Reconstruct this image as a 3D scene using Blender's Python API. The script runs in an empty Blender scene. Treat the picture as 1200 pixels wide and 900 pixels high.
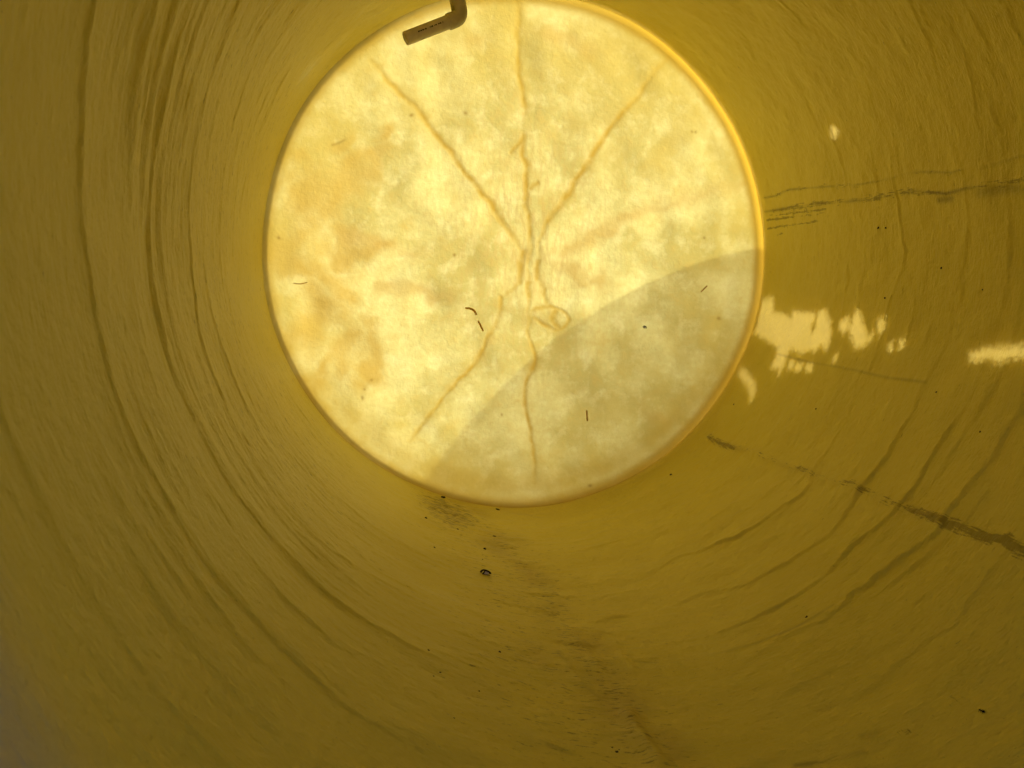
import bpy, bmesh, math, random
import numpy as np
from mathutils import Vector, Matrix

DATA = {'cap_faint': [[(-0.1688, 0.6096), (-0.0956, 0.6274), (-0.0167, 0.6481), (0.0707, 0.6485), (0.1316, 0.6263), (0.1857, 0.5986)],
               [(0.0961, 0.016), (0.1799, 0.0644), (0.2912, 0.1136), (0.3932, 0.1557), (0.538, 0.1991), (0.6716, 0.2352)],
               [(-0.5361, 0.0807), (-0.4588, 0.0507), (-0.3678, 0.0299), (-0.3291, 0.0132)],
               [(-0.4231, -0.0696), (-0.3649, -0.0769), (-0.3186, -0.0966), (-0.2317, -0.0969)], [(0.3467, -0.4397), (0.3899, -0.4817), (0.4469, -0.4945)],
               [(0.0963, -0.0117), (0.1362, -0.0495), (0.1896, -0.0622), (0.2379, -0.0622)]],
 'cap_seam': [[(-0.0341, 0.7206), (-0.0341, 0.6977), (-0.0291, 0.6474), (-0.029, 0.5732), (-0.024, 0.5174), (-0.0089, 0.4687), (-0.0063, 0.4191)],
              [(-0.0061, 0.3667), (-0.0136, 0.3281), (0.0017, 0.2659), (-0.0058, 0.2123), (-0.0056, 0.161), (0.0047, 0.1293), (0.0074, 0.0874), (0.0075, 0.0428)],
              [(-0.0061, 0.3619), (-0.0212, 0.3374), (-0.0464, 0.3127)], [(0.0044, 0.2101), (0.0274, 0.2301)],
              [(-0.4446, 0.5449), (-0.422, 0.5167), (-0.3853, 0.4798), (-0.3294, 0.4295), (-0.2848, 0.3709), (-0.2418, 0.3279), (-0.1959, 0.2725), (-0.1567, 0.2233),
               (-0.1045, 0.1616), (-0.0693, 0.1012), (-0.0362, 0.0548)],
              [(0.4402, 0.6097), (0.4091, 0.5767), (0.3752, 0.5436), (0.3419, 0.4912), (0.2643, 0.4103), (0.2104, 0.3303), (0.1694, 0.263), (0.1078, 0.1705),
               (0.0743, 0.1353), (0.0359, 0.0555)],
              [(-0.0156, 0.0227), (-0.0207, -0.0097), (-0.0206, -0.0648)], [(0.031, -0.0095), (0.026, -0.0497)], [(0.0053, -0.0648), (0.0054, -0.1001)],
              [(0.0523, -0.085), (0.0604, -0.1256)],
              [(0.0134, -0.1686), (0.0134, -0.1508), (0.0447, -0.1332), (0.0815, -0.1385), (0.1214, -0.1593), (0.1297, -0.1902), (0.09, -0.2078), (0.0608, -0.1972),
               (0.0134, -0.1686)],
              [(0.0869, -0.1488), (0.0791, -0.1743), (0.0899, -0.2001)], [(-0.0747, -0.1049), (-0.0773, -0.1426)],
              [(-0.0929, -0.1804), (-0.1058, -0.2055), (-0.1265, -0.2586), (-0.1679, -0.3165), (-0.2091, -0.3616), (-0.2502, -0.3963), (-0.2761, -0.4417),
               (-0.3171, -0.4815), (-0.3582, -0.5289)],
              [(0.0031, -0.2094), (0.019, -0.2712), (0.0245, -0.3205), (-0.0018, -0.3615), (-0.0043, -0.4083), (0.0065, -0.4796), (0.0174, -0.5515), (0.0257, -0.616),
               (0.0259, -0.6725)],
              [(-0.0362, 0.0548), (-0.0182, 0.0202)], [(0.0359, 0.0555), (0.0335, 0.023), (0.031, -0.0095)], [(-0.0206, -0.0648), (-0.0516, -0.0873), (-0.0747, -0.1049)],
              [(-0.0773, -0.1426), (-0.0929, -0.1804)], [(0.0054, -0.1001), (0.0082, -0.1686), (0.0031, -0.2094)], [(0.026, -0.0497), (0.0523, -0.085)],
              [(0.0075, 0.0428), (-0.0001, -0.0121), (0.0053, -0.0648)]],
 'capsp': [(-0.4916, -0.3997, 3), (-0.4787, -0.3749, 2.4), (-0.4634, -0.3453, 2), (-0.337, 0.4038, 2.6), (-0.1775, 0.417, 3), (0.5068, 0.3896, 1.6), (0.5177, 0.39, 1.4),
           (0.5562, 0.0786, 2.2), (-0.2156, 0.0164, 2.2), (-0.0779, -0.461, 1.6), (0.6167, -0.1764, 3), (0.201, -0.6949, 3), (-0.7084, 0.0553, 2.2)],
 'dull': [(-0.2417, 0.5439, 0.083), (-0.0712, 0.5292, 0.072), (0.0921, 0.5016, 0.078), (-0.1446, 0.5949, 0.083), (0.2088, 0.4348, 0.078), (-0.339, 0.4245, 0.057),
          (-0.1819, 0.4775, 0.065), (0.2321, 0.6034, 0.057), (0.478, 0.3463, 0.057), (0.3184, 0.2296, 0.052), (-0.148, 0.0119, 0.047), (0.2219, -0.428, 0.078),
          (0.443, -0.3534, 0.065), (0.0855, -0.3192, 0.065), (-0.1516, -0.6001, 0.052)],
 'floor': [(-116.59, 1.6968, 0.0051), (-105.25, 1.8269, 0.0088), (-106.93, 1.7299, 0.0038), (-110.44, 2.224, 0.0107), (-97.66, 2.2058, 0.0096), (-101.87, 1.9421, 0.0069),
           (-116.78, 1.9206, 0.0067), (-109.72, 1.9327, 0.0058), (-122.11, 1.1235, 0.0037), (-110.98, 1.222, 0.0048), (-120.76, 1.0749, 0.0023),
           (-121.67, 1.0577, 0.0025), (-115.78, 1.066, 0.0025), (-120.11, 0.9582, 0.0023), (-100.53, 0.9792, 0.0047), (-65.27, 1.2256, 0.0045), (-57.29, 2.1017, 0.0066),
           (-100.72, 0.9914, 0.0029), (-100.05, 0.986, 0.0022)],
 'lines': {'blot': [(9.81, 1.6426), (9.9, 1.5985)],
           'blot2': [(8.45, 1.4877), (8.43, 1.4508)],
           'blot3': [(8.71, 1.3724), (8.8, 1.3381), (8.78, 1.3073), (8.6, 1.274), (8.63, 1.213)],
           'c1': [(-97.2, 1.3369), (-96.98, 1.2563), (-96.37, 1.1955)],
           'c2': [(-101.6, 1.2709), (-101.14, 1.2101), (-100.28, 1.1631), (-98.77, 1.1301)],
           'c3': [(-91.77, 1.3457), (-92.09, 1.254), (-92.31, 1.2138)],
           'c4': [(-90.9, 1.2518), (-87.79, 1.2431)],
           'c5': [(-96.29, 1.0879), (-96.82, 1.0334), (-96.2, 0.9629)],
           'c6': [(-108.93, 0.9681), (-106.61, 0.9611), (-103.23, 0.9585)],
           'd1': [(-82.2, 1.2329), (-74.17, 1.2196), (-67.64, 1.2146), (-61.4, 1.2142)],
           'd2': [(-69.38, 0.8965), (-66.16, 0.8951), (-62.24, 0.8975)],
           'd3': [(-81.75, 0.9138), (-74.44, 0.8957)],
           'd4': [(-73.17, 0.9206), (-71.47, 0.9163)],
           'track': [(-105.37, 2.1401), (-102.55, 1.9883), (-99.14, 1.8159), (-97.15, 1.6002), (-97.38, 1.3844), (-97.32, 1.231), (-96.37, 1.1055), (-96.2, 0.9629)],
           'w1a': [(14.74, 2.2125), (14.63, 2.1285), (15.36, 2.0598), (14.3, 1.866), (13.52, 1.7647), (13.42, 1.6404), (13.86, 1.5953), (13.74, 1.5431), (12.56, 1.4446),
                   (12.78, 1.3799), (12.72, 1.3185), (13.06, 1.2744), (13.18, 1.2082)],
           'w1b': [(11.54, 2.2109), (11.44, 2.1128), (11.39, 1.9546), (10.76, 1.8038), (10.42, 1.6813), (10.75, 1.6114), (10.52, 1.5502), (9.36, 1.4644), (9.69, 1.4095),
                   (9.7, 1.3541), (9.56, 1.2732), (9.43, 1.2125)],
           'w1c': [(9.5, 2.2021), (9.39, 2.0588), (9.09, 1.9003)],
           'w1d': [(7.55, 2.2068), (7.74, 2.0623), (7.76, 1.9384)],
           'w1e': [(5.91, 2.1495), (6.16, 2.1204)],
           'w1f': [(10.47, 2.1992), (9.94, 1.8985)],
           'w2': [(-44.68, 2.1277), (-44.87, 2.0116), (-43.8, 1.895), (-43.62, 1.7935), (-43.3, 1.7037), (-42.94, 1.6188), (-43.15, 1.5463), (-41.89, 1.4599),
                  (-42.26, 1.3779), (-42.43, 1.3154), (-41.99, 1.2485), (-41.85, 1.1903), (-41.56, 1.1266), (-41.43, 1.0902), (-40.9, 1.0651), (-41.6, 1.0189),
                  (-41.76, 0.9696)],
           'w3': [(-21.25, 2.0465), (-21.69, 1.8548), (-21.62, 1.6826), (-21.89, 1.5542), (-21.5, 1.4387)]},
 'misc': {'ant': [(-61.61, 0.8667), (-61.59, 0.8578)],
          'beetle': [(-107.72, 1.6263)],
          'blotches': [(-121.39, 1.5526), (-94.37, 1.4489), (-98.02, 1.4756), (-104.51, 1.3639), (-109.67, 0.9549), (-104.05, 1.0277), (-105.68, 1.1393)],
          'bug': [(0.3691, -0.2032)],
          'dash': [(0.1868, -0.4563), (0.1899, -0.4885)],
          'dash2': [(0.5509, -0.0938), (0.5701, -0.0754)],
          'dash3': [(-0.5525, 0.3155), (-0.5362, 0.3206), (-0.5245, 0.3256)],
          'hair': [(-0.6715, -0.0671), (-0.6555, -0.0719), (-0.6343, -0.0647)],
          'twig': [(-0.1869, -0.1394), (-0.1667, -0.1445), (-0.1541, -0.1597)],
          'twig2': [(-0.1491, -0.1773), (-0.1416, -0.19), (-0.134, -0.2077)]},
 'patch': [[(-8.73, 2.2731), (-7.89, 2.1631), (-11.36, 2.1499), (-11.38, 2.0967), (-12.33, 2.0367), (-10.74, 2.038), (-10.91, 1.9852), (-10.93, 1.9357), (-12.25, 1.9217),
            (-13.52, 1.935), (-15.0, 1.9221), (-14.04, 1.9111), (-10.71, 1.9128), (-9.9, 1.8867), (-12.05, 1.8628), (-13.44, 1.8421), (-16.32, 1.827), (-17.81, 1.8261),
            (-17.43, 1.8613), (-19.05, 1.8756), (-18.55, 1.8931), (-19.76, 1.9321), (-18.87, 1.9905), (-20.56, 1.9985), (-23.15, 1.9893), (-25.19, 1.9911),
            (-24.02, 2.0113), (-23.71, 2.0541), (-20.94, 2.0494), (-19.03, 2.0665), (-18.02, 2.1241), (-16.75, 2.2123), (-16.62, 2.2589)],
           [(-12.14, 1.8056), (-11.19, 1.7801), (-13.12, 1.7641), (-14.33, 1.781), (-13.57, 1.8037)],
           [(-11.12, 1.7569), (-9.71, 1.749), (-10.22, 1.7352), (-12.63, 1.7149), (-14.68, 1.6813), (-13.78, 1.6648), (-14.86, 1.664), (-16.33, 1.6821), (-17.07, 1.7108),
            (-15.79, 1.7335), (-13.67, 1.761)],
           [(-11.34, 1.6588), (-11.01, 1.6395), (-12.56, 1.6319), (-13.91, 1.6377), (-13.18, 1.6521)],
           [(-15.58, 1.6025), (-15.38, 1.5911), (-16.52, 1.5843), (-17.07, 1.5883)], [(-14.88, 1.5719), (-14.53, 1.5546), (-15.79, 1.5522), (-16.12, 1.5623)],
           [(-21.72, 1.9767), (-21.22, 1.9554), (-23.07, 1.9417), (-23.58, 1.9624)], [(-21.72, 1.9363), (-21.66, 1.9085), (-23.05, 1.9026), (-23.58, 1.9259)],
           [(-21.67, 1.8909), (-21.44, 1.8624), (-22.94, 1.8555), (-23.46, 1.8778)], [(-19.32, 1.7864), (-18.68, 1.779), (-19.82, 1.7733), (-20.33, 1.7815)],
           [(-25.06, 2.231), (-25.27, 2.1914), (-26.89, 2.1276), (-28.95, 2.0804), (-31.27, 2.0584), (-32.72, 2.0551), (-29.94, 2.102), (-28.27, 2.1546),
            (-27.35, 2.2124)],
           [(-15.57, 1.351), (-15.03, 1.338), (-14.37, 1.3051), (-13.85, 1.273), (-13.35, 1.2261), (-12.62, 1.1685), (-14.07, 1.1622), (-14.97, 1.2187), (-15.45, 1.2552),
            (-16.33, 1.2726), (-16.24, 1.2886), (-15.97, 1.297), (-16.67, 1.3451)],
           [(25.39, 1.7996), (24.84, 1.7859), (23.67, 1.787), (23.05, 1.8019), (23.96, 1.8064)],
           [(146.51, 2.0238), (144.08, 2.0185), (139.93, 2.048), (139.54, 2.0666), (142.41, 2.0854), (145.05, 2.0667)],
           [(136.06, 2.0914), (134.49, 2.0918), (132.61, 2.1051), (132.66, 2.1241), (134.59, 2.1192)],
           [(128.62, 2.2199), (126.76, 2.217), (126.45, 2.2367), (128.25, 2.2485)]],
 'rw': [(-7.74, 1.6474, 0.0058), (-2.54, 1.4823, 0.0057), (5.06, 1.6875, 0.0048), (4.93, 1.6627, 0.0053), (-35.08, 2.1301, 0.0049), (-5.98, 1.3578, 0.0033),
        (-22.74, 1.4018, 0.0042), (-30.73, 1.7503, 0.004), (-27.36, 1.2459, 0.0035)],
 'stain': [(-0.5698, 0.1273, 0.116), (-0.6314, 0.0207, 0.116), (-0.5398, -0.0503, 0.103), (-0.6136, -0.1464, 0.116), (-0.4725, -0.221, 0.072), (-0.558, -0.2689, 0.078),
           (-0.5214, 0.1867, 0.078), (-0.4421, 0.0461, 0.083), (-0.5838, -0.33, 0.052), (-0.3701, 0.0347, 0.065), (-0.6164, -0.3788, 0.065), (-0.6581, 0.2413, 0.065),
           (-0.4831, 0.3039, 0.052)]}

SUN_E, SKY_S, EXPO = 2.05, 0.15, 1.2

CAM = Vector((-.47643, 0, -.06367))
R = 0.75          # tank radius, metres
Y0, Y1 = -0.62, 2.254   # open mouth behind the camera .. closed end
KN = 0.015        # knuckle radius between wall and end
rng = np.random.default_rng(7)
random.seed(7)
sc = bpy.context.scene
col = sc.collection

# ------------------------------------------------------------------ helpers
def link(o, parent=None):
    col.objects.link(o)
    if parent is not None:
        o.parent = parent
    return o

def grid_mesh(name, co, nu, nv, wrap, mat, parent=None, keep=None, uv=None, attrs=None):
    """co: (nv, nu, 3) rows along v; wrap closes u."""
    me = bpy.data.meshes.new(name)
    idx = np.arange(nu * nv).reshape(nv, nu)
    if wrap:
        nxt = np.roll(idx, -1, axis=1)
        a, b, c, d = idx[:-1], nxt[:-1], nxt[1:], idx[1:]
    else:
        a, b, c, d = idx[:-1, :-1], idx[:-1, 1:], idx[1:, 1:], idx[1:, :-1]
    quads = np.stack([a, b, c, d], -1).reshape(-1, 4)
    if keep is not None:
        quads = quads[keep.reshape(-1)]
    me.vertices.add(nu * nv)
    me.vertices.foreach_set('co', co.reshape(-1).astype(np.float32))
    nq = len(quads)
    me.loops.add(nq * 4)
    me.loops.foreach_set('vertex_index', quads.reshape(-1).astype(np.int32))
    me.polygons.add(nq)
    me.polygons.foreach_set('loop_start', np.arange(0, nq * 4, 4, dtype=np.int32))
    me.polygons.foreach_set('loop_total', np.full(nq, 4, dtype=np.int32))
    me.polygons.foreach_set('use_smooth', np.ones(nq, dtype=bool))
    me.update(calc_edges=True)
    for k, v in (attrs or {}).items():
        at = me.attributes.new(k, 'FLOAT', 'POINT')
        at.data.foreach_set('value', v.reshape(-1).astype(np.float32))
    if uv is not None:      # surface coordinates (arc length, depth, 0) in metres
        at = me.attributes.new('surf', 'FLOAT_VECTOR', 'POINT')
        at.data.foreach_set('vector', uv.reshape(-1).astype(np.float32))
    me.materials.append(mat)
    return link(bpy.data.objects.new(name, me), parent)

def bm_obj(name, bm, mat, parent=None, smooth=True):
    me = bpy.data.meshes.new(name)
    bmesh.ops.recalc_face_normals(bm, faces=bm.faces[:])
    bm.to_mesh(me); bm.free()
    for p in me.polygons:
        p.use_smooth = smooth
    me.materials.append(mat)
    return link(bpy.data.objects.new(name, me), parent)

def thing(o, label, cat, group=None):
    o['label'] = label; o['category'] = cat
    if group: o['group'] = group
    return o

def poly_dist(px, py, line):
    """distance of grid points to a polyline, and the position along it 0..1"""
    best = np.full(px.shape, 1e9); along = np.zeros(px.shape); tot = 0
    L = [math.hypot(b[0]-a[0], b[1]-a[1]) for a, b in zip(line, line[1:])]
    S = sum(L)
    for (a, b), l in zip(zip(line, line[1:]), L):
        dx, dy = b[0]-a[0], b[1]-a[1]
        t = np.clip(((px-a[0])*dx + (py-a[1])*dy) / (l*l + 1e-12), 0, 1)
        d = np.hypot(px-a[0]-t*dx, py-a[1]-t*dy)
        m = d < best
        best = np.where(m, d, best); along = np.where(m, (tot+t*l)/S, along)
        tot += l
    return best, along

def in_poly(px, py, poly):
    r = np.zeros(px.shape, bool); n = len(poly)
    for i in range(n):
        x0, y0 = poly[i]; x1, y1 = poly[(i+1) % n]
        if y0 == y1: continue
        c = ((y0 > py) != (y1 > py)) & (px < (x1-x0)*(py-y0)/(y1-y0) + x0)
        r ^= c
    return r

def fnoise(shape, cell, sig, seed):
    """band-limited periodic noise: sig = gaussian sigma (metres) per axis, unit variance"""
    g = np.random.default_rng(seed).standard_normal(shape)
    f = np.fft.rfft2(g)
    k0 = np.fft.fftfreq(shape[0], cell[0])[:, None]; k1 = np.fft.rfftfreq(shape[1], cell[1])[None]
    f *= np.exp(-2*np.pi**2*((k0*sig[0])**2 + (k1*sig[1])**2))
    n = np.fft.irfft2(f, shape)
    return n / n.std()

sm = lambda x: np.clip(x, 0, 1)**2*(3-2*np.clip(x, 0, 1))

# ------------------------------------------------------------------ materials
def new_mat(name):
    m = bpy.data.materials.new(name); m.use_nodes = True
    nt = m.node_tree; nt.nodes.clear()
    return m, nt

class NB:
    def __init__(s, nt): s.nt = nt
    def n(s, t, **kw):
        nd = s.nt.nodes.new(t)
        for k, v in kw.items():
            if k.startswith('i_'):
                nd.inputs[k[2:].replace('_', ' ')].default_value = v
            else: setattr(nd, k, v)
        return nd
    def l(s, a, b): s.nt.links.new(a, b)
    def attr(s, name): return s.n('ShaderNodeAttribute', attribute_name=name)
    def scaled(s, vec, sx, sy, sz=1):
        m = s.n('ShaderNodeVectorMath', operation='MULTIPLY'); s.l(vec, m.inputs[0])
        m.inputs[1].default_value = (sx, sy, sz); return m.outputs[0]
    def noise(s, vec, scale, detail=3, rough=.55):
        n = s.n('ShaderNodeTexNoise'); n.inputs['Scale'].default_value = scale
        n.inputs['Detail'].default_value = detail; n.inputs['Roughness'].default_value = rough
        s.k = getattr(s, 'k', 0)+1      # a shift of its own, so that no two noises share an origin
        ad = s.n('ShaderNodeVectorMath', operation='ADD'); s.l(vec, ad.inputs[0])
        ad.inputs[1].default_value = (7.31*s.k, 3.17*s.k+.4, 5.03*s.k)
        s.l(ad.outputs[0], n.inputs['Vector']); return n.outputs['Fac']
    def mr(s, v, a, b, c=0, d=1, smooth=True):
        m = s.n('ShaderNodeMapRange')
        if smooth: m.interpolation_type = 'SMOOTHSTEP'
        s.l(v, m.inputs[0])
        for i, x in enumerate((a, b, c, d)): m.inputs[i+1].default_value = x
        return m.outputs[0]
    def math(s, op, a, b=None, c=None):
        m = s.n('ShaderNodeMath', operation=op)
        for i, x in enumerate((a, b, c)):
            if x is None: continue
            if isinstance(x, (int, float)): m.inputs[i].default_value = x
            else: s.l(x, m.inputs[i])
        return m.outputs[0]
    def mix(s, fac, a, b, mode='MIX'):
        m = s.n('ShaderNodeMix', data_type='RGBA', blend_type=mode)
        for sock, x in ((m.inputs[0], fac), (m.inputs[6], a), (m.inputs[7], b)):
            if isinstance(x, (int, float)): sock.default_value = x
            elif isinstance(x, tuple): sock.default_value = (*x, 1) if len(x) == 3 else x
            else: s.l(x, sock)
        return m.outputs[2]


def wall_material():
    m, nt = new_mat('wall_laminate'); b = NB(nt)
    out = b.n('ShaderNodeOutputMaterial')
    uv = b.attr('surf').outputs['Vector']
    dirt = b.attr('dirt').outputs['Fac']; line = b.attr('line').outputs['Fac']; tone = b.attr('tone').outputs['Fac']
    # slight colour drift of the resin
    big = b.noise(uv, 2.2, 4)
    c = b.mix(b.mr(big, .35, .65), (0.80, 0.675, 0.085), (0.835, 0.71, 0.11))
    fine = b.noise(b.scaled(uv, 60, 130), 1, 3)
    c = b.mix(b.mr(fine, .3, .7, 0, .10), c, (0.62, 0.52, 0.075))
    c = b.mix(b.mr(tone, 0, 1, 0, .55), c, (0.42, 0.29, 0.07))
    grey_light = b.attr('grey_light').outputs['Fac']
    c = b.mix(b.math('MULTIPLY', grey_light, b.mr(b.noise(uv, 12, 5, .65), .25, .6, .55, 1)), c, (0.56, 0.54, 0.47))  # grey cast of light near the mouth, mixed into the colour
    light_sink = b.attr('light_sink').outputs['Fac']
    c = b.mix(b.math('MULTIPLY', light_sink, b.mr(b.noise(uv, 7, 5, .65), .3, .6, .7, 1)), c, (0.17, 0.145, 0.10))  # darkened out of view to swallow bounced light
    # broken dirt dashes along the seams, drawn out along and across the tank
    d1 = b.noise(b.scaled(uv, 210, 34), 1, 5, .7)
    d2 = b.noise(b.scaled(uv, 46, 230), 1, 4, .65)
    d3 = b.noise(uv, 28, 3, .5)
    thr = b.math('ADD', b.math('MULTIPLY', d1, .62), b.math('ADD', b.math('MULTIPLY', d2, .18), b.math('MULTIPLY', d3, .20)))
    dm = b.mr(b.math('ADD', thr, b.math('MULTIPLY', dirt, .27)), .655, .745)
    c = b.mix(b.math('MULTIPLY', dm, .58), c, (0.16, 0.105, 0.012))
    dirt2 = b.attr('streaks').outputs['Fac']
    ds = b.mr(b.math('ADD', d2, b.math('MULTIPLY', dirt2, .22)), .66, .76)
    c = b.mix(b.math('MULTIPLY', ds, .60), c, (0.13, 0.082, 0.010))
    c = b.mix(b.math('MULTIPLY', line, .7), c, (0.25, 0.19, 0.035))
    # sparse fine specks
    sp = b.noise(uv, 210, 2, .6)
    c = b.mix(b.mr(sp, .735, .78, 0, .55), c, (0.14, 0.09, 0.03))
    # relief finer than the mesh
    r1 = b.noise(b.scaled(uv, 45, 260), 1, 4, .6)
    r2 = b.noise(uv, 90, 3, .55)
    h = b.math('ADD', b.math('MULTIPLY', r1, .55), b.math('MULTIPLY', r2, .70))
    bp = b.n('ShaderNodeBump'); bp.inputs['Strength'].default_value = .8; bp.inputs['Distance'].default_value = .0055
    b.l(h, bp.inputs['Height'])
    p = b.n('ShaderNodeBsdfPrincipled'); b.l(c, p.inputs['Base Color'])
    p.inputs['Roughness'].default_value = .38; p.inputs['Specular IOR Level'].default_value = .32
    b.l(bp.outputs[0], p.inputs['Normal'])
    t = b.n('ShaderNodeBsdfTranslucent')
    tc = b.mix(1.0, c, (.98, .95, 1.9), 'MULTIPLY')
    b.l(tc, t.inputs['Color'])
    mx = b.n('ShaderNodeMixShader'); mx.inputs[0].default_value = .155
    b.l(p.outputs[0], mx.inputs[1]); b.l(t.outputs[0], mx.inputs[2]); b.l(mx.outputs[0], out.inputs[0])
    return m

def cap_material():
    m, nt = new_mat('end_laminate'); b = NB(nt)
    out = b.n('ShaderNodeOutputMaterial')
    sx_ = b.n('ShaderNodeSeparateXYZ'); b.l(b.n('ShaderNodeTexCoord').outputs['Object'], sx_.inputs[0])
    cb = b.n('ShaderNodeCombineXYZ'); b.l(sx_.outputs[0], cb.inputs[0]); b.l(sx_.outputs[2], cb.inputs[1]); uv = cb.outputs[0]
    seam = b.attr('seam').outputs['Fac']; faint = b.attr('faint').outputs['Fac']
    stain = b.attr('stain').outputs['Fac']; rim = b.attr('rim').outputs['Fac']; core = b.attr('core').outputs['Fac']
    n1 = b.noise(uv, 4.5, 5, .6); n2 = b.noise(uv, 17, 5, .65); n3 = b.noise(uv, 70, 4, .65)
    c = b.mix(b.mr(n1, .38, .62), (0.535, 0.48, 0.135), (0.765, 0.735, 0.265))
    c = b.mix(b.mr(n2, .46, .70, 0, .60), c, (0.85, 0.84, 0.36))
    c = b.mix(b.mr(n2, .47, .30, 0, .50), c, (0.62, 0.475, 0.11))
    c = b.mix(b.mr(n3, .38, .60, .24, 0), c, (0.66, 0.52, 0.14))
    # vertical fibre streaks near the middle
    st = b.noise(b.scaled(uv, 85, 20), 1, 4, .6)
    c = b.mix(b.math('MULTIPLY', b.mr(st, .56, .38), b.math('MULTIPLY', core, .55)), c, (0.58, 0.44, 0.13))
    # amber-brown stain on the left half
    sn = b.noise(uv, 11, 7, .72)
    sf = b.mr(b.math('ADD', b.math('MULTIPLY', stain, .66), b.math('MULTIPLY', sn, .95)), .54, 1.26, 0, 1.0)
    c = b.mix(sf, c, (0.56, 0.405, 0.085))
    dull = b.mr(b.math('ADD', b.math('MULTIPLY', b.attr('dull').outputs['Fac'], .5), b.noise(uv, 6.5, 7, .68)), .58, 1.2, 0, .70)
    c = b.mix(dull, c, (0.53, 0.435, 0.105))
    c = b.mix(b.math('MULTIPLY', faint, .66), c, (0.56, 0.40, 0.10))
    sv = b.mr(b.noise(uv, 38, 4), .32, .6, .62, 1)
    c = b.mix(b.math('MULTIPLY', b.math('MULTIPLY', seam, sv), .92), c, (0.485, 0.325, 0.04))
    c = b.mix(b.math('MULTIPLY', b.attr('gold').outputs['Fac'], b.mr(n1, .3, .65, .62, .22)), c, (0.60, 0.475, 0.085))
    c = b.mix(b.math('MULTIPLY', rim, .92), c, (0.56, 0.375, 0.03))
    c = b.mix(b.math('MULTIPLY', b.attr('spot').outputs['Fac'], .75), c, (0.26, 0.155, 0.02))
    h = b.math('ADD', b.math('MULTIPLY', n2, .6), b.math('MULTIPLY', n3, .4))
    bp = b.n('ShaderNodeBump'); bp.inputs['Strength'].default_value = .40; bp.inputs['Distance'].default_value = .006
    b.l(h, bp.inputs['Height'])
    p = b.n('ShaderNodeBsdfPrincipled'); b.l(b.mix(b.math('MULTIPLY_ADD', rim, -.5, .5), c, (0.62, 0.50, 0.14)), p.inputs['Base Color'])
    p.inputs['Roughness'].default_value = .5; p.inputs['Specular IOR Level'].default_value = .25
    b.l(bp.outputs[0], p.inputs['Normal'])
    t = b.n('ShaderNodeBsdfTranslucent'); b.l(c, t.inputs['Color']); b.l(bp.outputs[0], t.inputs['Normal'])
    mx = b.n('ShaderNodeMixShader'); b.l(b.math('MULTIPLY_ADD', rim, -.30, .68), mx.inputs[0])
    b.l(p.outputs[0], mx.inputs[1]); b.l(t.outputs[0], mx.inputs[2]); b.l(mx.outputs[0], out.inputs[0])
    return m

def plain(name, c, rough=.6, spec=.3, vary=.15, scale=40):
    m, nt = new_mat(name); b = NB(nt)
    out = b.n('ShaderNodeOutputMaterial'); tc = b.n('ShaderNodeTexCoord')
    f = b.noise(tc.outputs['Object'], scale, 4)
    cc = b.mix(b.mr(f, .3, .7), tuple(x*(1-vary) for x in c), tuple(min(1, x*(1+vary)) for x in c))
    p = b.n('ShaderNodeBsdfPrincipled'); b.l(cc, p.inputs['Base Color'])
    p.inputs['Roughness'].default_value = rough; p.inputs['Specular IOR Level'].default_value = spec
    b.l(p.outputs[0], out.inputs[0])
    return m

M_wall, M_cap = wall_material(), cap_material()
M_cover = plain('shade_cover_sheet', (0.74, 0.72, 0.66), .7, .2)  # for the added cover outside the wall
M_pvc = plain('grey_pvc', (0.64, 0.57, 0.42), .45, .4, .1)
M_fit = plain('grey_pvc_fitting', (0.50, 0.45, 0.32), .5, .4, .12)
M_ink = plain('black_ink', (0.03, 0.025, 0.02), .6, .2)
M_dirt = plain('dark_dirt', (0.016, 0.011, 0.006), .8, .2, .3, 300)
def fibre_material():
    m, nt = new_mat('brown_fibre'); b = NB(nt)
    out = b.n('ShaderNodeOutputMaterial'); tc = b.n('ShaderNodeTexCoord')
    c = b.mix(b.mr(b.noise(tc.outputs['Object'], 200, 3), .3, .7), (0.70, 0.50, 0.13), (0.80, 0.60, 0.18))
    d = b.n('ShaderNodeBsdfDiffuse'); t = b.n('ShaderNodeBsdfTranslucent'); b.l(c, d.inputs[0]); b.l(c, t.inputs[0])
    mx = b.n('ShaderNodeMixShader'); mx.inputs[0].default_value = .5
    b.l(d.outputs[0], mx.inputs[1]); b.l(t.outputs[0], mx.inputs[2]); b.l(mx.outputs[0], out.inputs[0])
    return m
M_hair = fibre_material()
M_pale = plain('pale_shell', (0.55, 0.52, 0.46), .35, .5)
M_ground = plain('dry_ground', (0.42, 0.34, 0.22), .9, .1, .25, 3)
def sheet_material():
    m, nt = new_mat('shadow_panel_sheet'); b = NB(nt)
    out = b.n('ShaderNodeOutputMaterial'); tc = b.n('ShaderNodeTexCoord')
    c = b.mix(b.mr(b.noise(tc.outputs['Object'], 6, 4), .3, .7), (0.62, 0.50, 0.18), (0.72, 0.60, 0.24))
    d = b.n('ShaderNodeBsdfDiffuse'); t = b.n('ShaderNodeBsdfTranslucent'); b.l(c, d.inputs[0]); b.l(c, t.inputs[0])
    mx = b.n('ShaderNodeMixShader'); mx.inputs[0].default_value = .5
    b.l(d.outputs[0], mx.inputs[1]); b.l(t.outputs[0], mx.inputs[2]); b.l(mx.outputs[0], out.inputs[0])
    return m
M_panel = sheet_material()

# ------------------------------------------------------------------ the tank
tank = bpy.data.objects.new('fibreglass_tank', None); link(tank)
thing(tank, 'inside of a big round yellow translucent fibreglass tank lying on its side, end wall glowing', 'tank')

def radius_wobble(th):
    return 0.0022*np.cos(2*th+.4) + 0.0016*np.cos(5*th+1.1) + 0.0012*np.cos(9*th+2.0)

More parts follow.
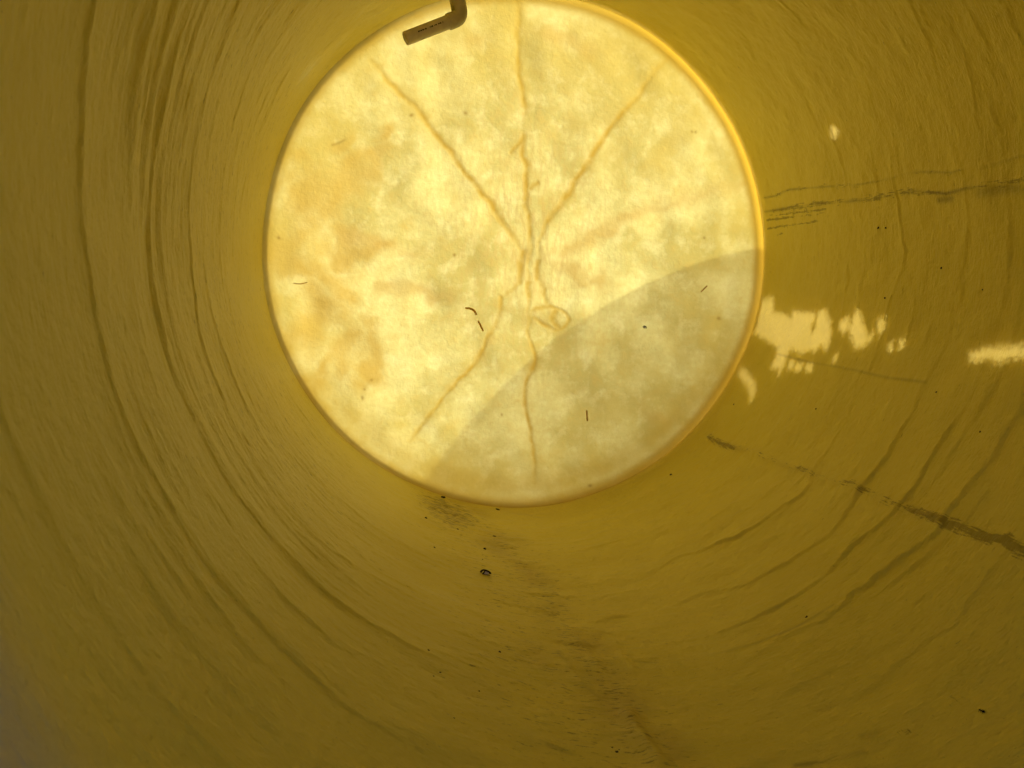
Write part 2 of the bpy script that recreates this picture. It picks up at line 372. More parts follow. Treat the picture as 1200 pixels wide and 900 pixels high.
# angles: finer on the right wall and the floor, which are seen face on
def build_theta():
    t = []; a = -math.pi
    while a < math.pi:
        d = math.degrees(a)
        t.append(a)
        a += (0.0021 if -75 < d < 50 else 0.0030 if d <= -75 else 0.0042)/R
    return np.array(t)
TH = build_theta()
ys = [Y0]
while ys[-1] < Y1-KN:
    y = ys[-1]
    ys.append(y + (.012 if y < .25 else .0045 if y < .52 else .0034))
ys[-1] = Y1-KN
YS = np.array(ys)
NU, NV = len(TH), len(YS)
# uniform field on which the relief noise is made
GT, GY = 1178, 726
cell = (2*math.pi*R/GT, 0.004)
def field(sig_arc, sig_y, seed):
    n = fnoise((GT, GY), cell, (sig_arc, sig_y), seed)
    ti = (TH+math.pi)/(2*math.pi)*GT; yi = (YS-Y0)/0.004
    i0 = np.floor(ti).astype(int); ft = (ti-i0)[None]; j0 = np.floor(yi).astype(int); fy = (yi-j0)[:, None]
    i1 = (i0+1) % GT; i0 %= GT; j1 = (j0+1) % GY; j0 = j0 % GY
    return ((n[np.ix_(i0, j0)].T*(1-ft)+n[np.ix_(i1, j0)].T*ft)*(1-fy) + (n[np.ix_(i0, j1)].T*(1-ft)+n[np.ix_(i1, j1)].T*ft)*fy)
T, Y = np.meshgrid(TH, YS)
TD = np.degrees(T)
def win(a, b, f):     # 1 inside the angle range a..b (degrees), fading over f
    return sm((TD-a)/f+.5)*sm((b-TD)/f+.5)
left = np.maximum(sm((TD-118)/40), sm((-112-TD)/30))     # 1 on the left wall
right = win(-70, 60, 30); floor = win(-130, -55, 25); top = win(50, 135, 30)
H = np.zeros_like(T)
w1, w2, w4, w5 = field(.16, .5, 1), field(.05, .5, 2), field(.02, .3, 3), field(.09, .4, 4)
# laps between the windings: the far side stands proud and breaks off towards the mouth
def lap(y0, amp, tail, wob=.008, edge=.006, env=None, seed=0):
    global H
    sh = np.roll(w1, seed*97, 1)*wob + np.roll(w2, seed*53, 1)*wob*.45 + np.roll(w4, seed*71, 1)*wob*.18
    edge *= .40; amp *= (.46+.17*right)*np.clip(1+.35*np.roll(w5, seed*37, 1), .25, 1.7)
    d = Y-(y0+sh)
    prof = np.where(d > 0, np.exp(-np.clip(d, 0, None)/tail), np.exp(-(d/edge)**2))
    H += amp*prof*(1 if env is None else env)
av = .65+.35*np.clip(field(.12, .4, 9), -1.2, 1.2)
lap(.22, .006, .08, .006, .009, av, 8)
lap(.415, .005, .07, .006, .008, av, 7)
lap(.612, .0048, .05, .004, .007, left*av + .5*(1-left), 1)
lap(.855, .0052, .045, .007, .006, left + .35*(1-left)*av, 2)
lap(1.108, .0048, .040, .007, .005, left + .30*(1-left)*av, 3)
lap(1.312, .0050, .035, .012, .0085, left*.8 + right*2.1*av + .35*floor, 4)
lap(1.43, .0135, .030, .017, .0120, right*av + .25*left*av, 5)
lap(1.54, .0020, .02, .015, .005, (left+.6*right)*np.clip(av-.2, 0, 1), 6)
lap(1.615, .0045, .03, .015, .0085, .6*left*av + 2.1*right*av + .45*floor, 9)
lap(1.675, .0024, .02, .018, .005, .6*left*av + .6*right*np.clip(av-.3, 0, 1), 10)
lap(1.76, .0016, .02, .020, .005, .7*left*np.clip(av-.2, 0, 1) + .3*floor, 11)
lap(1.86, .0014, .015, .02, .004, .6*left*np.clip(av-.3, 0, 1), 12)
lap(1.19, .0110, .04, .013, .0140, right*av, 13)
lap(1.02, .0040, .05, .012, .009, (right+floor*.5)*av, 14)
# drawn-out ripples, strongest on the left wall
near = sm((1.95-Y)/.5)
patchy = np.clip(.55+.55*field(.10, .06, 23), .08, 1.6)
H += near*left*patchy*1.25*(.00042*field(.05, .0035, 20) + .00055*field(.06, .007, 21) + .0008*field(.14, .018, 22))
# lumpy roving on the right wall and overhead
H += (right+top)*(.00045*field(.011, .008, 30) + .0009*field(.030, .020, 31) + .0010*field(.08, .03, 32)*near)
H += floor*(.00045*field(.014, .008, 40) + .0011*field(.045, .02, 41) + .0014*field(.12, .035, 42))
H += .0015*field(.25, .25, 50)
H += .00035*field(.008, .005, 51)

def crease(a0, span, y0, amp, tail, edge, sd):
    rg = np.random.default_rng(sd)
    i0, i1 = np.searchsorted(TH, math.radians(a0)), np.searchsorted(TH, math.radians(a0+span))
    j0, j1 = np.searchsorted(YS, y0-.06), np.searchsorted(YS, y0+tail*4+.05)
    if i1-i0 < 4 or j1-j0 < 4: return
    t = np.linspace(0, 1, i1-i0); ln = math.radians(span)*R
    path = y0 + rg.normal()*.012*(t-.5)*ln/.2
    for k in range(1, 5): path = path + .0035*min(1, ln/.2)/k*np.sin(2*math.pi*(k*t*ln/.18)+rg.uniform(0, 6.28))
    d = YS[j0:j1, None]-path[None]
    H[j0:j1, i0:i1] += amp*np.sin(math.pi*t)[None]**.7*np.where(d > 0, np.exp(-np.clip(d, 0, None)/tail), np.exp(-(d/edge)**2))
for k in range(150):      # left wall: long thin strands of the winding
    a = rng.uniform(125, 262); y = rng.uniform(.75, 1.98); sp = rng.uniform(5, 26)
    a = a if a+sp < 179 else a-360
    if a < -179: continue
    crease(a, sp, y, rng.uniform(.0005, .0016), rng.uniform(.006, .022), .0028, 1000+k)
for k in range(95):       # right wall and crown
    crease(rng.uniform(-60, 115), rng.uniform(4, 20), rng.uniform(1.0, 1.9), rng.uniform(.0008, .0030), rng.uniform(.008, .025), .0042, 2000+k)
for k in range(55):       # floor
    crease(rng.uniform(-128, -55), rng.uniform(4, 18), rng.uniform(.65, 1.95), rng.uniform(.0006, .0022), rng.uniform(.01, .03), .005, 3000+k)
dirt = np.zeros_like(T); line = np.zeros_like(T); tone = np.zeros_like(T)
ARC = T*R
def wline(name, width, kind, strength=1., relief=0., rw=None, var=0.):
    """a stain or crease that runs along a path on the wall (arc length, depth)"""
    global H
    pl = [(math.radians(a)*R, y) for a, y in DATA['lines'][name]]
    if name in ('w1a', 'w1b', 'w2', 'track'):      # the joints run on towards the mouth
        a_, y_ = pl[-1]
        while y_ > .45: y_ -= .09; a_ += rng.normal()*.006; pl.append((a_, y_))
    d, al = poly_dist(ARC, Y, pl)
    p = strength*np.exp(-(d/width)**2)
    if var: p = p*np.clip(1-var+var*field(.03, .03, sum(map(ord, name))), 0, 1.6)
    if kind == 'dirt': np.maximum(dirt, p*np.clip(.82+.24*field(.02, .05, 300+sum(map(ord, name))), .5, 1.1), out=dirt)
    elif kind == 'line': np.maximum(line, p, out=line)
    elif kind == 'tone': np.maximum(tone, p, out=tone)
    if relief: H += relief*np.exp(-(d/(rw or width))**2)
wline('w1a', .0030, 'line', .75, .0012, .006, .5)
wline('w1b', .0034, 'line', .70, .0012, .008, .5)
wline('w1a', .010, 'dirt', .55)
wline('w1b', .014, 'dirt', .84); wline('w1b', .014, 'tone', .22, 0, None, .5)
for k in ('w1c', 'w1d', 'w1e', 'w1f'): wline(k, .0055, 'dirt', 1.0)
wline('blot', .010, 'line', .7, 0, None, .5); wline('blot2', .007, 'line', .55, 0, None, .5); wline('blot3', .011, 'line', .38, 0, None, .5)
wline('w2', .015, 'dirt', 1.0)
wline('w2', .016, 'tone', .42, .0028, .010, .3)
wline('w2', .0045, 'line', .36, 0, None, .9)
wline('w3', .0038, 'line', .45, .0008, .006, .3)
for k in ('c1', 'c2', 'c3', 'c5'): wline(k, .013, 'tone', .4, .0026, .012, .6)
for k in ('c1', 'c2', 'c6'): wline(k, .0045, 'line', .45, 0, None, .8)
wline('track', .095, 'tone', .50, 0, None, .28); wline('track', .035, 'dirt', .22)
wline('c4', .003, 'line', .4); wline('c5', .018, 'tone', .55, .0045, .016, .4)
wline('d1', .004, 'line', .35, 0, None, .6); wline('d2', .016, 'dirt', .75); wline('d3', .004, 'line', .45, 0, None, .6); wline('d4', .007, 'line', .4, 0, None, .5)
# settled dirt at the foot of the end wall
dd = np.hypot((TD+110.5)/8.5, (Y-2.07)/.19)
tone = np.maximum(tone, .55*np.exp(-dd**2)); streaks = .95*np.exp(-(dd/.9)**4)
streaks = np.maximum(streaks, .42*np.exp(-((TD+104)/16)**2)*sm((2.2-Y)/.3)*sm((Y-.75)/.3))
pt_ = [(math.radians(a)*R, y) for a, y in DATA['lines']['track']]
d_t, _ = poly_dist(ARC, Y, pt_)
H += np.exp(-(d_t/.05)**2)*(.0012*field(.03, .014, 73)+.0009*field(.012, .012, 74))
streaks = np.maximum(streaks, .55*np.exp(-(d_t/.06)**2))
streaks = np.maximum(streaks, .30*left*sm((Y-1.15)/.2))
H += np.exp(-dd**2)*(.0013*field(.03, .006, 70)+.0009*field(.012, .006, 71))
d2_ = np.exp(-(((TD+109)/12)**2)-((Y-1.25)/.35)**2)
tone = np.maximum(tone, d2_*.25*np.clip(field(.06, .03, 72)+.6, 0, 1.5))
grey_light = .95*sm((.76+.07*field(.15, .1, 90)-Y)/.32)*win(-178, -112, 30)  # grey light on the lower left near the mouth, painted as colour
light_sink = .97*sm((.41+.03*field(.12, .08, 91)-Y)/.20)  # dark band by the mouth, added to soak up bounced light
H = np.maximum(H, -.0045)*sm((Y1-KN-.006-Y)/.03)
RR = R + radius_wobble(T) - H
co = np.stack([RR*np.cos(T), Y, RR*np.sin(T)], -1)
surf = np.stack([R*np.mod(T-math.radians(97), 2*math.pi), Y, np.zeros_like(T)], -1)   # the cut lies along the crown
wall = grid_mesh('wall', co, NU, NV, True, M_wall, tank, uv=surf, attrs=dict(dirt=dirt, line=line, tone=tone, grey_light=grey_light, streaks=streaks, light_sink=light_sink))

# closed end: a slightly dished disc that turns into the wall over a knuckle
NR, NT = 300, 1000
tt = np.linspace(-math.pi, math.pi, NT, endpoint=False)
rr = np.concatenate([np.linspace(.0005, R-KN, NR), R-KN+KN*np.sin(np.linspace(0, math.pi/2, 14))[1:], [R+.0004, R+.0006]])
yy = np.concatenate([np.full(NR, Y1), Y1-KN+KN*np.cos(np.linspace(0, math.pi/2, 14))[1:], [Y1-KN-.002, Y1-KN-.006]])
yy = yy + .006*(1-(np.clip(rr, 0, R-KN)/(R-KN))**2)
TT, RG = np.meshgrid(tt, rr); YG = np.repeat(yy[:, None], NT, 1)
RGw = RG + radius_wobble(TT)*sm((RG/R-.7)/.3)
X, Z = RGw*np.cos(TT), RGw*np.sin(TT)
def capnoise(s, seed):
    n = fnoise((400, 400), (.004, .004), (s, s), seed)
    u = np.clip((X+.8)/.004, 0, 398.99); v = np.clip((Z+.8)/.004, 0, 398.99)
    i = u.astype(int); j = v.astype(int); fu = u-i; fv = v-j
    return (n[i, j]*(1-fu)+n[i+1, j]*fu)*(1-fv) + (n[i, j+1]*(1-fu)+n[i+1, j+1]*fu)*fv
def smooth(l):
    for _ in range(2):
        q = [l[0]]
        for a, b in zip(l, l[1:]):
            q += [(a[0]*.75+b[0]*.25, a[1]*.75+b[1]*.25), (a[0]*.25+b[0]*.75, a[1]*.25+b[1]*.75)]
        l = q+[l[-1]]
    return l
jx, jz = capnoise(.013, 80)*.0026, capnoise(.013, 81)*.0026
seam = np.zeros_like(X)
for i, l in enumerate(DATA['cap_seam']):
    d, al = poly_dist(X+jx, Z+jz, smooth(l))
    w = .0085 if i > 9 or i in (2, 3) else .0102
    k = (.55 if i > 14 else .9) if (i in (2, 3, 6, 7, 8, 9, 10, 11, 12) or i > 14) else 1.0
    endf = 1 if len(l) < 6 else .62+.38*sm(al/.15)*sm((1-al)/.15)
    seam = np.maximum(seam, k*endf*np.exp(-(d/w)**2))
    seam = np.maximum(seam, .30*k*endf*np.exp(-(d/.020)**2))
faint = np.zeros_like(X)
for l in DATA['cap_faint']:
    d, _ = poly_dist(X+jx*3, Z+jz*3, smooth(l))
    faint = np.maximum(faint, (.75+.25*capnoise(.03, 82))*np.exp(-(d/.022)**2))
Xw = X+.045*capnoise(.05, 84)+.018*capnoise(.018, 85); Zw = Z+.045*capnoise(.05, 86)+.018*capnoise(.018, 87)
faint = np.maximum(faint, .55*np.exp(-(np.hypot(X-.005, (Z+.035)*.7)/.055)**2)*(.7+.5*capnoise(.012, 88)))
stain = np.zeros_like(X)
for x, z, r in DATA['stain']:
    stain = np.maximum(stain, np.exp(-(np.hypot(Xw-x, Zw-z)/r)**2))
dull = np.zeros_like(X)
for x, z, r_d in DATA['dull']:
    dull = np.maximum(dull, np.exp(-(np.hypot(Xw-x, Zw-z)/(r_d*1.25))**2))
spot = np.zeros_like(X)
for x, z, sz in DATA['capsp']:
    d = np.hypot(X+jx*.8-x, Z+jz*.8-z)
    spot = np.maximum(spot, np.exp(-(d/(sz*.0016+.0012))**2))
d, _ = poly_dist(X+jx, Z+jz, DATA['misc']['dash3']); spot = np.maximum(spot, .6*np.exp(-(d/.004)**2))
d, _ = poly_dist(X+jx, Z+jz, [DATA['capsp'][0][:2], DATA['capsp'][2][:2]]); spot = np.maximum(spot, .25*np.exp(-(d/.010)**2))
ang = np.arctan2(Z, X)
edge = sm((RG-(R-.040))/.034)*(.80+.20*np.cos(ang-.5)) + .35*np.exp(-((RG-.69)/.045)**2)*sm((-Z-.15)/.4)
core = np.exp(-(np.hypot(X/.28, (Z-.08)/.42))**2)
YG = YG - seam*.0011 - .0012*capnoise(.03, 83)*sm((R-KN-RG)/.1)
cap = grid_mesh('end_wall', np.stack([X, YG, Z], -1), NT, len(rr), True, M_cap, tank,
                uv=np.stack([X, Z, np.zeros_like(X)], -1),
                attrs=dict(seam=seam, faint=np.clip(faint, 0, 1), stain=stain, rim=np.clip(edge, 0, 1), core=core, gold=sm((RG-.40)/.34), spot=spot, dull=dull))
cap['label'] = 'glowing flat round end of the tank with amber radial seams and a curved shadow'

# added unseen cover round the tank; its holes shape the light patches
RC = R + .008
CT = 118
polys = [[(math.radians(a), y) for a, y in pl] for pl in DATA['patch']]
polys = [[(a, min(y, Y1-KN-.012)) for a, y in p] for p in polys]
boxes = [(min(a for a, y in p)-.008, max(a for a, y in p)+.008, min(y for a, y in p)-.006, max(y for a, y in p)+.006) for p in polys]
def cover_mesh():
    verts, faces = [], []
    ty = np.linspace(Y0+.02, Y1-KN-.006, 84)
    ta = np.linspace(-math.pi, math.pi, CT+1)
    def rc(a): return RC+float(radius_wobble(a))
    def pt(a, y, a0, a1):      # on the chord of the coarse cell
        f = (a-a0)/(a1-a0); r0, r1 = rc(a0), rc(a1)
        return (r0*math.cos(a0)*(1-f)+r1*math.cos(a1)*f, y, r0*math.sin(a0)*(1-f)+r1*math.sin(a1)*f)
    for i in range(CT):
        for j in range(len(ty)-1):
            a0, a1, y0, y1 = ta[i], ta[i+1], ty[j], ty[j+1]
            hit = [p for p, b in zip(polys, boxes) if b[0] < a1 and b[1] > a0 and b[2] < y1 and b[3] > y0]
            n = 18 if hit else 1
            aa = np.linspace(a0, a1, n+1); yv = np.linspace(y0, y1, n+1)
            if hit:
                A, B = np.meshgrid((aa[:-1]+aa[1:])/2, (yv[:-1]+yv[1:])/2, indexing='ij')
                hole = np.zeros(A.shape, bool)
                for p in hit:
                    inside = in_poly(A, B, p)
                    d, _ = poly_dist(A*R, B, [(q[0]*R, q[1]) for q in p+p[:1]])
                    hole |= rng.random(A.shape) < sm(.5+np.where(inside, d, -d)/.026)
            base = len(verts)
            for a in aa:
                for y in yv: verts.append(pt(a, y, a0, a1))
            for u in range(n):
                for v in range(n):
                    if hit and hole[u, v]: continue
                    k = base+u*(n+1)+v
                    faces.append((k, k+1, k+n+2, k+n+1))
    me = bpy.data.meshes.new('shade_cover'); me.from_pydata(verts, [], faces); me.update()
    me.materials.append(M_cover)
    return link(bpy.data.objects.new('shade_cover', me), tank)
cover_mesh()

# ------------------------------------------------------------------ the pipe that hangs in from the crown
def tube_bm(bm, path, rad, seg=28, cap0=True, cap1=True, inner=None):
    rings = []
    n = len(path)
    rads = rad if isinstance(rad, (list, tuple)) else [rad]*n
    prev = None
    for i, p in enumerate(path):
        a = path[max(i-1, 0)]; c = path[min(i+1, n-1)]
        d = (c-a).normalized()
        if prev is None:
            s = d.cross(Vector((0, 1, 0.01))); s.normalize()
        else:
            s = (prev - d*prev.dot(d)).normalized()
        prev = s; t = d.cross(s)
        rings.append([bm.verts.new(p + (s*math.cos(2*math.pi*k/seg)+t*math.sin(2*math.pi*k/seg))*rads[i]) for k in range(seg)])
    for r0, r1 in zip(rings, rings[1:]):
        for k in range(seg):
            bm.faces.new((r0[k], r0[(k+1) % seg], r1[(k+1) % seg], r1[k]))
    if cap0: bm.faces.new(rings[0][::-1])
    if cap1: bm.faces.new(rings[-1])
    return rings

pipe = bpy.data.objects.new('plastic_pipe', None); pipe.location = (-.231, 2.0, .71); link(pipe)
thing(pipe, 'dark grey plastic pipe with an elbow hanging in from the crown of the tank', 'pipe')
P0 = Vector((0, 0, 0)); OFF = Vector((-.231, 2.0, .71))
end = Vector((-.363, 1.985, .526))-OFF; joint = Vector((-.256, 2.0, .5755))-OFF
bend = Vector((-.2245, 2.004, .590))-OFF; up = Vector((-.2320, 2.004, .632))-OFF; crown = Vector((-.2415, 2.004, .722))-OFF
axis = (end-joint).normalized()
# riser
bm = bmesh.new(); tube_bm(bm, [up-(crown-up)*.2, crown], .0167); bm_obj('riser', bm, M_pvc, pipe)
bm = bmesh.new(); tube_bm(bm, [up.lerp(crown, .72), up.lerp(crown, .76), crown], [.024, .027, .027]); bm_obj('wall_collar', bm, M_fit, pipe)
# elbow: two sockets joined by a bend, with a lip at each mouth
din = (bend-joint).normalized(); dup_ = (up-bend).normalized()
b0, b1 = bend-din*.017, bend+dup_*.017
path = [joint-din*.0008, joint+din*.0015, joint+din*.006]
rad = [.0185, .0198, .0198]
for k in range(1, 10):
    t = k/10; a = b0.lerp(bend, t).lerp(bend.lerp(b1, t), t); path.append(a); rad.append(.0198)
path += [up-dup_*.004, up, up+dup_*.0015]; rad += [.0198, .0200, .0188]
bm = bmesh.new(); tube_bm(bm, path, rad, 32); bm_obj('elbow', bm, M_fit, pipe)
# outlet with an open end
bm = bmesh.new()
rings = tube_bm(bm, [joint+din*.012, joint, end+axis*-.0015, end], [.0167, .0167, .0167, .0160], 32, True, False)
inn = tube_bm(bm, [end, joint.lerp(end, .4)], [.0138, .0138], 32, False, True)
for k in range(32): bm.faces.new((rings[-1][k], rings[-1][(k+1) % 32], inn[0][(k+1) % 32], inn[0][k]))
outlet = bm_obj('outlet_pipe', bm, M_pvc, pipe)
# the maker's printed line, too small to read: short marks of unequal length on the side that faces the mouth
view = (CAM-(OFF+joint)).normalized(); side = (view-axis*view.dot(axis)).normalized(); tang = axis.cross(side)
bm = bmesh.new(); rnd = random.Random(3)
s = .018
while s < .088:
    wd = rnd.choice((.0012, .0018, .0026, .004)); hh = rnd.uniform(.0022, .0036)
    if rnd.random() < .86:
        q = []
        for a, h in ((s, -hh/2), (s+wd, -hh/2), (s+wd, hh/2), (s, hh/2)):
            ph = .25+h/.0167
            q.append(bm.verts.new(joint+axis*a+(side*math.cos(ph)+tang*math.sin(ph))*.0170))
        bm.faces.new(q)
    s += wd+rnd.choice((.0008, .0012, .0035))
bm_obj('printing', bm, M_ink, outlet)


# ------------------------------------------------------------------ small dirt
def wall_h(td, y):
    i = int(np.argmin(np.abs(TH-math.radians(td)))); j = int(np.argmin(np.abs(YS-y)))
    return RR[j, i]
def speck(kind, size, seed, flat=.55):
    rnd = random.Random(seed); bm = bmesh.new()
    bmesh.ops.create_icosphere(bm, subdivisions=2, radius=size/2)
    ex = rnd.uniform(.8, 1.6)
    ph = [rnd.uniform(0, 6.28) for _ in range(6)]
    for v in bm.verts:
        n = v.co.normalized()
        k = 1+.25*math.sin(3*n.x+ph[0])*math.cos(4*n.y+ph[1])+.18*math.sin(6*n.z+ph[2]+4*n.x)
        v.co = Vector((v.co.x*k*ex, v.co.y*k, v.co.z*k*flat))
    return bm_obj(kind, bm, M_dirt)
def place_wall(o, td, y, spin=0., lift=0.):
    th = math.radians(td); r = wall_h(td, y)-lift
    n = Vector((-math.cos(th), 0, -math.sin(th))); u = Vector((-math.sin(th), 0, math.cos(th)))
    v = n.cross(u)
    m = Matrix((u, v, n)).transposed() @ Matrix.Rotation(spin, 3, 'Z')
    o.matrix_world = Matrix.Translation(Vector((r*math.cos(th), y, r*math.sin(th)))) @ m.to_4x4()

def flake(name, scale, seed):
    """curved dark fragment lying hollow side towards the mouth, with a pale inside"""
    root = bpy.data.objects.new(name, None); link(root)
    bm = bmesh.new(); N = 14; outer = []
    for k in range(N+1):
        a = math.pi*(.06+.86*k/N); r = 1+.08*math.sin(3*a+seed)
        tk = .34-.20*abs(k/N-.40)
        row = []
        for rr_, z in ((r, .0), (r, .55), (r-tk, .55), (r-tk, .0)):
            row.append(bm.verts.new(Vector((rr_*math.cos(a), rr_*math.sin(a)*.85, z))*scale))
        outer.append(row)
    for a, b in zip(outer, outer[1:]):
        for i in range(4): bm.faces.new((a[i], a[(i+1) % 4], b[(i+1) % 4], b[i]))
    bm.faces.new(outer[0]); bm.faces.new(outer[-1][::-1])
    v0 = Vector((-.55, -.05, .0))*scale; v1 = Vector((.95, -.18, .0))*scale
    tube_bm(bm, [v0+Vector((0, 0, .15*scale)), (v0+v1)/2+Vector((0, .06*scale, .2*scale)), v1+Vector((0, 0, .15*scale))], .10*scale, 8)
    tube_bm(bm, [Vector((-.1, .6, .3))*scale, Vector((-.25, .3, .35))*scale, Vector((-.5, -.02, .2))*scale], .12*scale, 8)
    bm_obj('shell', bm, M_dirt, root)
    bm = bmesh.new(); bmesh.ops.create_icosphere(bm, subdivisions=2, radius=1)
    for v in bm.verts: v.co = Vector((v.co.x*.55+.15, v.co.y*.34+.24, v.co.z*.22+.14))*scale
    bm_obj('pale_inside', bm, M_pale, root)
    return root

o = flake('beetle_shell', .0125, 1.0); place_wall(o, -107.72, 1.63, 0)
o.matrix_world = o.matrix_world @ Matrix.Rotation(math.radians(72), 4, 'X') @ Matrix.Rotation(.12, 4, 'Z')
thing(o, 'black arched beetle shell with a pale inside lying alone on the tank floor', 'insect')

# floor crumbs
special = {1: 'roundest black crumb on the floor right behind the arched beetle shell',
           3: 'black crumb in the joint under the end wall, above the dirt streaks',
           4: 'flat dark crumb under the lowest point of the glowing end wall',
           5: 'dark crumb at the right edge of the dirt streaks below the end wall',
           6: 'dark crumb at the left edge of the dirt streaks below the end wall',
           9: 'round black crumb alone on the bare floor below the beetle shell',
           14: 'biggest black crumb in the cluster at the bottom edge beside the floor crease',
           15: 'dark crumb on the thin curved scratch of the lower right floor',
           16: 'lone dark crumb on the wall under the near end of the thick dirt seam'}
for i, (td, y, s) in enumerate(DATA['floor']):
    o = speck('dirt_crumb', s, 100+i)
    place_wall(o, td, y, i*1.3)
    thing(o, special.get(i, 'tiny black dirt crumb lying on the tank floor'), 'dirt', 'dirt crumbs on the tank floor')
for i, (td, y, s) in enumerate(DATA['rw']):
    o = speck('dirt_crumb', s, 200+i)
    place_wall(o, td, y, i*1.1)
    thing(o, 'tiny dark dirt crumb stuck to the curved right wall', 'dirt', 'dirt crumbs on the right wall')

# a small dead ant-like insect low on the right
a = bpy.data.objects.new('ant', None); link(a)
bm = bmesh.new()
for x, r in ((-.0026, .0011), (0, .0009), (.0032, .0016)):
    m = bmesh.ops.create_icosphere(bm, subdivisions=2, radius=r, matrix=Matrix.Translation((x, 0, .0016)))
    for v in m['verts']: v.co.x = x+(v.co.x-x)*1.5
for s in (-1, 1):
    for x in (-.001, 0, .001):
        tube_bm(bm, [Vector((x, 0, .0015)), Vector((x*2.2, s*.0018, .0022)), Vector((x*3, s*.0030, .0002))], .00022, 6)
bm_obj('body', bm, M_dirt, a); place_wall(a, -61.6, .862, -1.35)
thing(a, 'small dead black ant on the dim lower right of the tank floor', 'insect')

# fibres stuck on the end wall
def fibre(pts, rad, label, name='fibre', lift=.004):
    c = Vector((pts[0][0], Y1, pts[0][1])); bm = bmesh.new()
    P = [Vector((x, Y1-lift, z))-c for x, z in pts]
    if len(P) == 3:
        P = [P[0].lerp(P[1], t).lerp(P[1].lerp(P[2], t), t)*.5 + (P[0]*(1-t)+P[2]*t)*.0 + (P[0].lerp(P[1], t).lerp(P[1].lerp(P[2], t), t))*.5 for t in (0, .2, .4, .6, .8, 1)]
    n = len(P); tube_bm(bm, P, [rad*(.55+.45*math.sin(math.pi*(k+.6)/(n+.2))) for k in range(n)], 10)
    o = bm_obj(name, bm, M_hair, None); o.location = c
    return thing(o, label, 'fibre', 'fibres on the end wall')
D = DATA['misc']
a, b_, c_ = D['twig']; fibre([a, (b_[0]+.008, b_[1]+.006), c_], .0034, 'bowed brown fibre left of the centre knot on the glowing end wall')
fibre(D['twig2'], .0030, 'short straight brown fibre just below the bowed one on the end wall')
fibre(D['hair'], .0014, 'thin wavy dark hair at the stained left edge of the end wall')
fibre([D['dash'][0], D['dash'][1]], .0028, 'upright brown fibre in the shadowed lower part of the end wall')
fibre([D['dash2'][0], D['dash2'][1]], .0022, 'slanted brown fibre in the shadow near the right rim of the end wall')
o = flake('insect_fragment', .0072, 2.2)
bx, bz = D['bug'][0]; o.location = (bx, Y1-.003, bz); o.rotation_euler = (math.pi/2, 0, -.3)
thing(o, 'small curved insect fragment stuck in the shadowed half of the glowing end wall', 'insect')


# ------------------------------------------------------------------ ground and the added sheet that throws the shadow
gz = -(RC+.004)
bm = bmesh.new()
bmesh.ops.create_grid(bm, x_segments=40, y_segments=40, size=120)
for v in bm.verts: v.co.z = gz
g = bm_obj('ground', bm, M_ground); g['kind'] = 'structure'

SUN = Vector((0.88, 0.32, 0.35)).normalized()
cx, cz, cr = 1.006, -1.486, 1.552
dy = .55
px_, pz_ = cx+SUN.x/SUN.y*dy, cz+SUN.z/SUN.y*dy      # centre of the arc
panel = bpy.data.objects.new('shadow_panel', None); panel.location = (px_, Y1+dy, gz); link(panel)  # unseen sheet added to shade the end wall
thing(panel, 'added sheet with a curved edge, unseen outside, shaped to cast the shadow crossing the glowing end wall', 'panel')
bm = bmesh.new()
a0 = math.asin((gz-pz_)/cr); a1 = math.acos(-.17/cr); arc = [a1+(math.pi-a0-a1)*k/160 for k in range(161)]
rows = []
for yv, k_ in ((0, 1), (.004, 1)):
    rows.append([bm.verts.new((cr*k_*math.cos(a), yv, pz_-gz+cr*k_*math.sin(a))) for a in arc] + [bm.verts.new((-.17, yv, 0))])
n_ = len(rows[0])
bm.faces.new(rows[0]); bm.faces.new(rows[1][::-1])
for k in range(n_-1): bm.faces.new((rows[0][k], rows[0][k+1], rows[1][k+1], rows[1][k]))
bm.faces.new((rows[0][-1], rows[0][0], rows[1][0], rows[1][-1]))
bm_obj('sheet', bm, M_panel, panel, False)
for s in (-1.0, -.3):
    bm = bmesh.new(); tube_bm(bm, [Vector((s, .02, .5)), Vector((s, .45, 0))], .02, 12)
    bm_obj('prop', bm, M_pvc, panel)

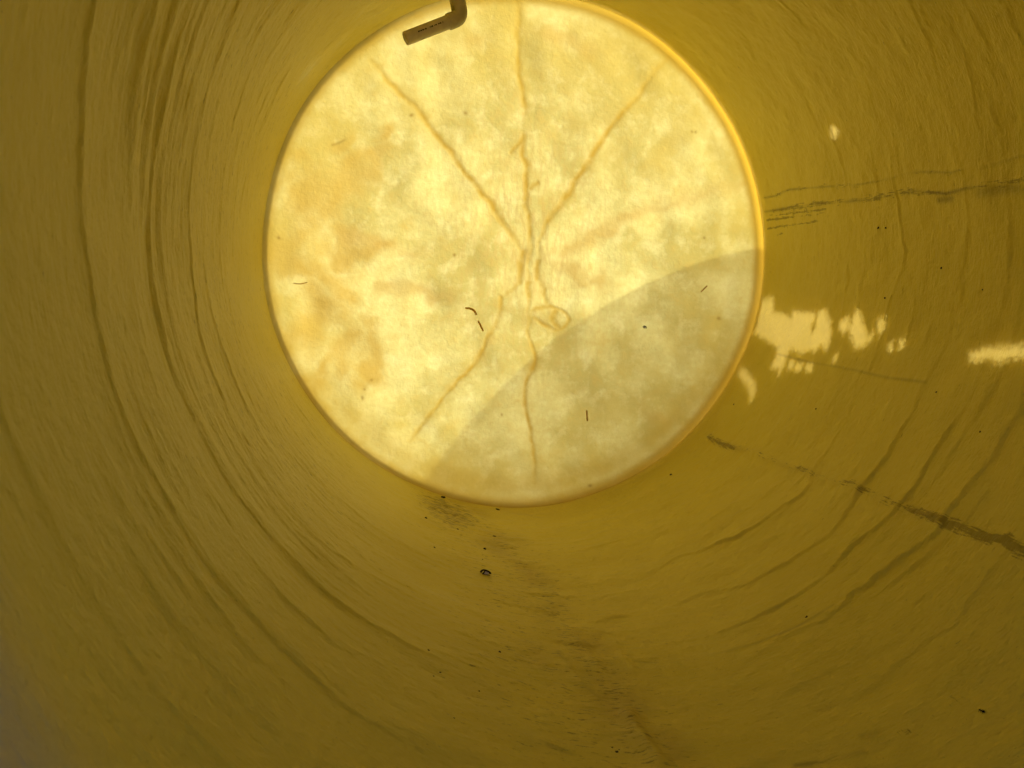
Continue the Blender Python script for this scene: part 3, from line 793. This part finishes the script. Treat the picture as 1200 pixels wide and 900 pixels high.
# ------------------------------------------------------------------ camera, light, render settings
cam = bpy.data.cameras.new('camera'); co_ = link(bpy.data.objects.new('camera', cam))
yaw, pit = 0.18853622, -0.13193681
f = Vector((math.sin(yaw)*math.cos(pit), math.cos(yaw)*math.cos(pit), math.sin(pit)))
r_ = Vector((math.cos(yaw), -math.sin(yaw), 0)); u_ = r_.cross(f)
co_.matrix_world = Matrix.Translation(CAM) @ Matrix((r_, u_, -f)).transposed().to_4x4()
cam.sensor_width = 36; cam.lens = 27; cam.clip_start = .01; cam.clip_end = 1000
cam.dof.use_dof = True; cam.dof.focus_distance = 2.0; cam.dof.aperture_fstop = 9.0
sc.camera = co_

sd = bpy.data.lights.new('sun', 'SUN'); sd.energy = SUN_E; sd.angle = math.radians(.45); sd.color = (1, .975, .92)
so = link(bpy.data.objects.new('sun', sd)); so.rotation_euler = SUN.to_track_quat('Z', 'Y').to_euler()
w = bpy.data.worlds.new('World'); sc.world = w; w.use_nodes = True
nt = w.node_tree; nt.nodes.clear()
sky = nt.nodes.new('ShaderNodeTexSky'); sky.sky_type = 'NISHITA'; sky.sun_disc = False
sky.dust_density = 6; sky.air_density = .6; sky.ozone_density = .5
sky.sun_elevation = math.asin(SUN.z); sky.sun_rotation = math.atan2(SUN.x, SUN.y)
bg = nt.nodes.new('ShaderNodeBackground'); bg.inputs[1].default_value = SKY_S
wo = nt.nodes.new('ShaderNodeOutputWorld')
nt.links.new(sky.outputs[0], bg.inputs[0]); nt.links.new(bg.outputs[0], wo.inputs[0])
sc.view_settings.view_transform = 'Standard'; sc.view_settings.look = 'None'
sc.view_settings.exposure = EXPO; sc.view_settings.gamma = 1
cy = sc.cycles
cy.max_bounces = 11; cy.diffuse_bounces = 8; cy.glossy_bounces = 3; cy.transmission_bounces = 8; cy.transparent_max_bounces = 4
cy.use_denoising = True; cy.denoiser = 'OPENIMAGEDENOISE'; cy.sample_clamp_indirect = 6
cy.use_adaptive_sampling = True; cy.adaptive_threshold = .018
cy.caustics_reflective = False; cy.caustics_refractive = False
